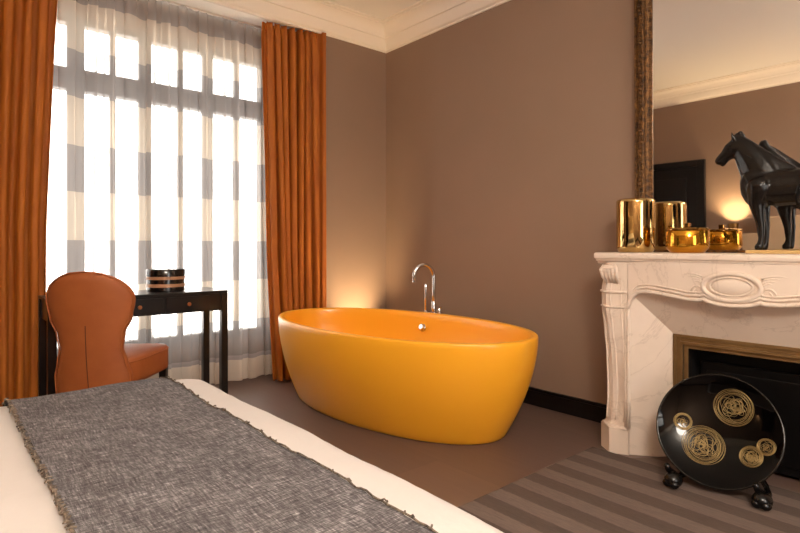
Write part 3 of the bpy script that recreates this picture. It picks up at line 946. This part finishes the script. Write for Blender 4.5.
jr = thing('amber_jar', 'low amber gold glass jar with a square knob lid on the mantel', 'jar', (-.275, -2.752, ZM))
bm = bmesh.new()
lathe(bm, [(.074, 0), (.080, .004), (.086, .012), (.097, .024), (.1, .034), (.1, .108), (.096, .113), (.092, .108), (.092, .040), (.085, .028), (.068, .02), (.001, .018)], n=64, caps=(True, False))
obj('jar_body', bm, 'amber', jr, smooth=True, angle=60)
bm = bmesh.new(); lathe(bm, [(.095, .112), (.103, .114), (.104, .120), (.1, .125), (.02, .129), (.001, .129)], n=64)
ld = obj('lid', bm, 'amber_lid', jr, smooth=True, angle=40)
obj('knob', B(-.014, .014, -.014, .014, .128, .152, bev=.004), 'amber_lid', ld)

# horse
hs = thing('horse_statue', 'dark bronze horse statue standing on the mantel before the mirror', 'statue', (-.25, -3.11, ZM))
def to_l(y, z): return (y + 3.11, z - ZM)
bm = bmesh.new()
def limb(chain, steps=7, sx=1.0):
    """chain of (x, y, z, r) world-ish (y,z absolute); fills with overlapping balls"""
    for (x0, y0, z0, r0), (x1, y1, z1, r1) in zip(chain[:-1], chain[1:]):
        for k in range(steps + 1):
            t = k / steps; y, z = to_l(lerp(y0, y1, t), lerp(z0, z1, t)); r = lerp(r0, r1, t)
            ball(bm, (lerp(x0, x1, t), y, z), (r * sx, r, r), 2)
# trunk
limb([(0, -3.075, 1.375, .080), (0, -3.13, 1.365, .086), (0, -3.22, 1.365, .082), (0, -3.31, 1.375, .088), (0, -3.345, 1.37, .078)], 4, .80)
limb([(0, -3.05, 1.40, .070), (0, -3.052, 1.37, .070), (0, -3.06, 1.335, .062)], 3, .9)                      # breast
limb([(0, -3.085, 1.405, .082), (0, -3.060, 1.45, .080), (0, -3.035, 1.50, .070), (0, -3.005, 1.55, .055), (0, -2.980, 1.585, .042)], 5, .58)   # neck
limb([(0, -3.17, 1.43, .045), (0, -3.12, 1.455, .050), (0, -3.07, 1.52, .034), (0, -3.02, 1.575, .024), (0, -2.975, 1.615, .018)], 6, .45)                # crest
limb([(0, -2.968, 1.588, .034), (0, -2.945, 1.570, .034), (0, -2.925, 1.545, .028), (0, -2.903, 1.527, .024), (0, -2.892, 1.516, .021)], 5, .72)   # head
limb([(0, -2.965, 1.562, .038), (0, -2.935, 1.538, .025)], 3, .75)                    # jaw
limb([(0, -2.93, 1.528, .015), (0, -2.908, 1.496, .011)], 3, 1)                      # lower lip
for s in (1, -1):
    limb([(s * .016, -2.960, 1.612, .010), (s * .021, -2.955, 1.632, .007), (s * .021, -2.952, 1.645, .003)], 4)  # ear
    limb([(s * .036, -3.075, 1.37, .055), (s * .036, -3.063, 1.30, .036), (s * .036, -3.072, 1.235, .023), (s * .034, -3.078, 1.195, .019), (s * .034, -3.080, 1.13, .013), (s * .034, -3.076, 1.105, .015), (s * .034, -3.070, 1.094, .019)], 6)
    limb([(s * .045, -3.31, 1.37, .078), (s * .050, -3.275, 1.30, .062), (s * .050, -3.285, 1.24, .038), (s * .050, -3.315, 1.195, .023), (s * .050, -3.305, 1.15, .016), (s * .050, -3.290, 1.115, .014), (s * .050, -3.278, 1.096, .020)], 6)
limb([(0, -3.405, 1.43, .022), (0, -3.45, 1.40, .026), (0, -3.47, 1.32, .026), (0, -3.465, 1.24, .012)], 8)          # tail
hb_ = obj('horse_body', bm, 'horse', hs, smooth=True)
rm = hb_.modifiers.new('fuse', 'REMESH'); rm.mode = 'VOXEL'; rm.voxel_size = .0045; rm.use_smooth_shade = True
sm = hb_.modifiers.new('smooth', 'SMOOTH'); sm.factor = .6; sm.iterations = 6
# mane: a row of knobbly locks, head collar, eyes
bm = bmesh.new(); rnd = random.Random(4)
for i in range(9):
    t = i / 8; y, z = to_l(lerp(-2.975, -3.115, t), lerp(1.628, 1.478, t))
    ball(bm, (.022, y, z - .01), (.018, .016, .024 + rnd.uniform(0, .008)), 2)
    ball(bm, (.034, y - .012, z - .022), (.014, .015, .022), 2)
for i in range(12):
    y, z = to_l(-2.972 + rnd.uniform(-.012, .012), 1.632 + rnd.uniform(-.022, .008)); ball(bm, (.024 + rnd.uniform(-.004, .014), y, z), rnd.uniform(.010, .016), 2)
o = obj('mane', bm, 'horse', hs, smooth=True)
bm = bmesh.new()
cy_, cz_ = to_l(-3.018, 1.525)
ringp = []
for k in range(28):
    a = 2 * pi * k / 28; ringp.append((.0375 * cos(a), cy_ + .063 * sin(a) * .78, cz_ + .063 * sin(a) * .62))
tube(bm, ringp, .0035, 6, closed=True); obj('collar', bm, 'horse', hs, smooth=True)
for s in (1, -1):
    bm = bmesh.new(); y, z = to_l(-2.944, 1.584); ball(bm, (s * .0235, y, z), .0055, 2)
    obj('eye', bm, 'black_gloss', hs, smooth=True)
obj('plinth', B(-.10, .09, -.33, .075, 0, .016, bev=.003), 'plinth', hs)['label'] = 'pale gold base slab'

# ------------------------------------------------------------ plate on its stand
n = Vector((-.888, -.195, .417)).normalized(); u = Vector((-.2143, .9768, 0)); v = u.cross(n); v = v if v.z > 0 else -v
PC = Vector((-.483, -2.964, .272))
pl = thing('decorative_plate', 'large round black glass plate with gold scribbled medallions before the fireplace', 'plate', PC)
rot = Matrix((u, v, n)).transposed()
PR = .245
def dish(r):     # height along the normal
    return -.050 + .050 * (r / PR) ** 2.6
bm = bmesh.new()
prf = [(PR * k / 20, dish(PR * k / 20)) for k in range(1, 21)]
under = [(r, z - .010) for r, z in prf[::-1]]
prof2 = prf + [(PR + .004, .002), (PR + .006, -.004), (PR + .003, -.010)] + under[1:]
lathe(bm, prof2, n=96)
for w in bm.verts: w.co = rot @ w.co
obj('plate_body', bm, 'plate_glass', pl, smooth=True, angle=70)
bm = bmesh.new(); tube(bm, [rot @ Vector(((PR + .004) * cos(t), (PR + .004) * sin(t), -.003)) for t in [2 * pi * i / 96 for i in range(96)]], .0055, 8, closed=True)
obj('rim', bm, 'rim_glass', pl, smooth=True)
def medallion(cu, cv, R, loops, seed, r=.0009):
    bm = bmesh.new(); rnd = random.Random(seed)
    def pt(a, b):
        rr = math.hypot(a, b)
        if rr > PR * .985: a, b = a * PR * .985 / rr, b * PR * .985 / rr; rr = PR * .985
        return rot @ Vector((a, b, dish(rr) + .0012))
    ro = max(7, loops // 3)
    for k in range(loops):
        if k < ro:           # dense outer band of near-concentric strokes
            f = 1 - .042 * k; off = .02 * R; w = rnd.uniform(.01, .03)
        else:                # freer strokes that leave dark gaps
            f = rnd.uniform(.22, .5); off = .30 * R; w = rnd.uniform(.08, .28)
        ox, oy = rnd.uniform(-off, off), rnd.uniform(-off, off)
        ph = rnd.uniform(0, 6); m = rnd.choice((2, 3)); e = rnd.uniform(.6, 1) if k >= ro else 1; g = rnd.uniform(0, 3)
        pts = []
        for i in range(56):
            t = 2 * pi * i / 56; q = R * f * (1 + w * sin(m * t + ph)); a_, b_ = q * cos(t), q * e * sin(t)
            pts.append(pt(cu + ox + a_ * cos(g) - b_ * sin(g), cv + oy + a_ * sin(g) + b_ * cos(g)))
        tube(bm, pts, r * rnd.uniform(.7, 1.6), 5, closed=True)
    return bm
for i, (cu, cv, R, L, sd) in enumerate(((-.055, .115, 0.080, 26, 3), (.055, -.075, .086, 28, 5), (.145, .015, .038, 14, 8), (-.130, -.085, .045, 26, 9), (-.185, -.035, .036, 14, 21))):
    s = obj('gold_medallion', medallion(cu, cv, R, L, sd), 'plate_gold', pl, smooth=True)

st = thing('plate_stand', 'black easel stand with rounded feet holding the round glass plate', 'plate stand', (-.49, -2.966, 0))
bm = bmesh.new()
base = Vector((-.49, -2.966, 0))
PCl = PC - base
for s in (1, -1):
    bot = PCl + u * (.17 * s) - v * .205 - n * .03
    foot = Vector((bot.x - .055, bot.y - (.025 if s > 0 else .02), .045))
    bm = bmesh.new()
    ball(bm, foot, (.042, .038, .034), 3)
    tube(bm, [foot + Vector((.0, 0, .0)), bot - n * .02 + Vector((-.02, 0, -.01)), bot + Vector((-.055, 0, .012)), bot + Vector((-.066, 0, .035))], [.024, .018, .012, .012], 10)
    tube(bm, [foot, foot + Vector((.08, 0, .0)), foot + Vector((.16, -s * .03, .0)), PCl + u * (.06 * s) - n * .10 + Vector((0.02, 0, -.02))], [.018, .014, .012, .010], 10)
    # small claws
    ball(bm, foot + Vector((-.016, s * .018, -.012)), (.026, .022, .020), 2); ball(bm, foot + Vector((-.02, -s * .014, -.012)), (.025, .020, .020), 2)
    obj('foot', bm, 'black_plastic', st, smooth=True)
bm = bmesh.new(); tube(bm, [PCl + u * .09 - n * .092, PCl - u * .09 - n * .092], .009, 10)
obj('crossbar', bm, 'black_plastic', st, smooth=True)

# ------------------------------------------------------------ lamps
sc = thing('wall_sconce', 'small wall uplight glowing above the headboard, seen in the mirror', 'lamp', (XL, -1.50, 1.20))
bm = bmesh.new(); lathe(bm, [(.035, 0), (.055, .02), (.06, .10), (.056, .10), (.05, .03)], (.08, 0, 0), 32, caps=(True, False))
obj('lamp_shade', bm, 'brass', sc, smooth=True, angle=40)
obj('wall_plate', B(0, .025, -.03, .03, .0, .09, bev=.004), 'brass', sc)
bm = bmesh.new(); ball(bm, (.08, 0, .055), .024, 2); obj('bulb', bm, 'bulb', sc, smooth=True)
spot('sconce_beam', sc, (.08, 0, .085), (radians(180), 0, 0), SCONCE_W, WARM, 130, 1.0, .02)

pd = thing('added_ceiling_lamp', 'unseen round drum lamp added under the ceiling to brighten the room', 'lamp', (-3.35, -4.75, ZC))  # added out of view to lift the room's brightness
bm = bmesh.new(); lathe(bm, [(.36, -.55), (.36, -.30)], n=48, caps=(False, False)); o = obj('lamp_shade', bm, 'diffuser', pd, smooth=True)
bm = bmesh.new(); lathe(bm, [(.355, -.545), (.355, -.54)], n=48); obj('diffuser', bm, 'diffuser', pd)
bm = bmesh.new(); tube(bm, [(0, 0, -.54), (0, 0, 0)], .006, 8); lathe(bm, [(.05, -.02), (.05, 0)], n=24); obj('suspension', bm, 'brass', pd)
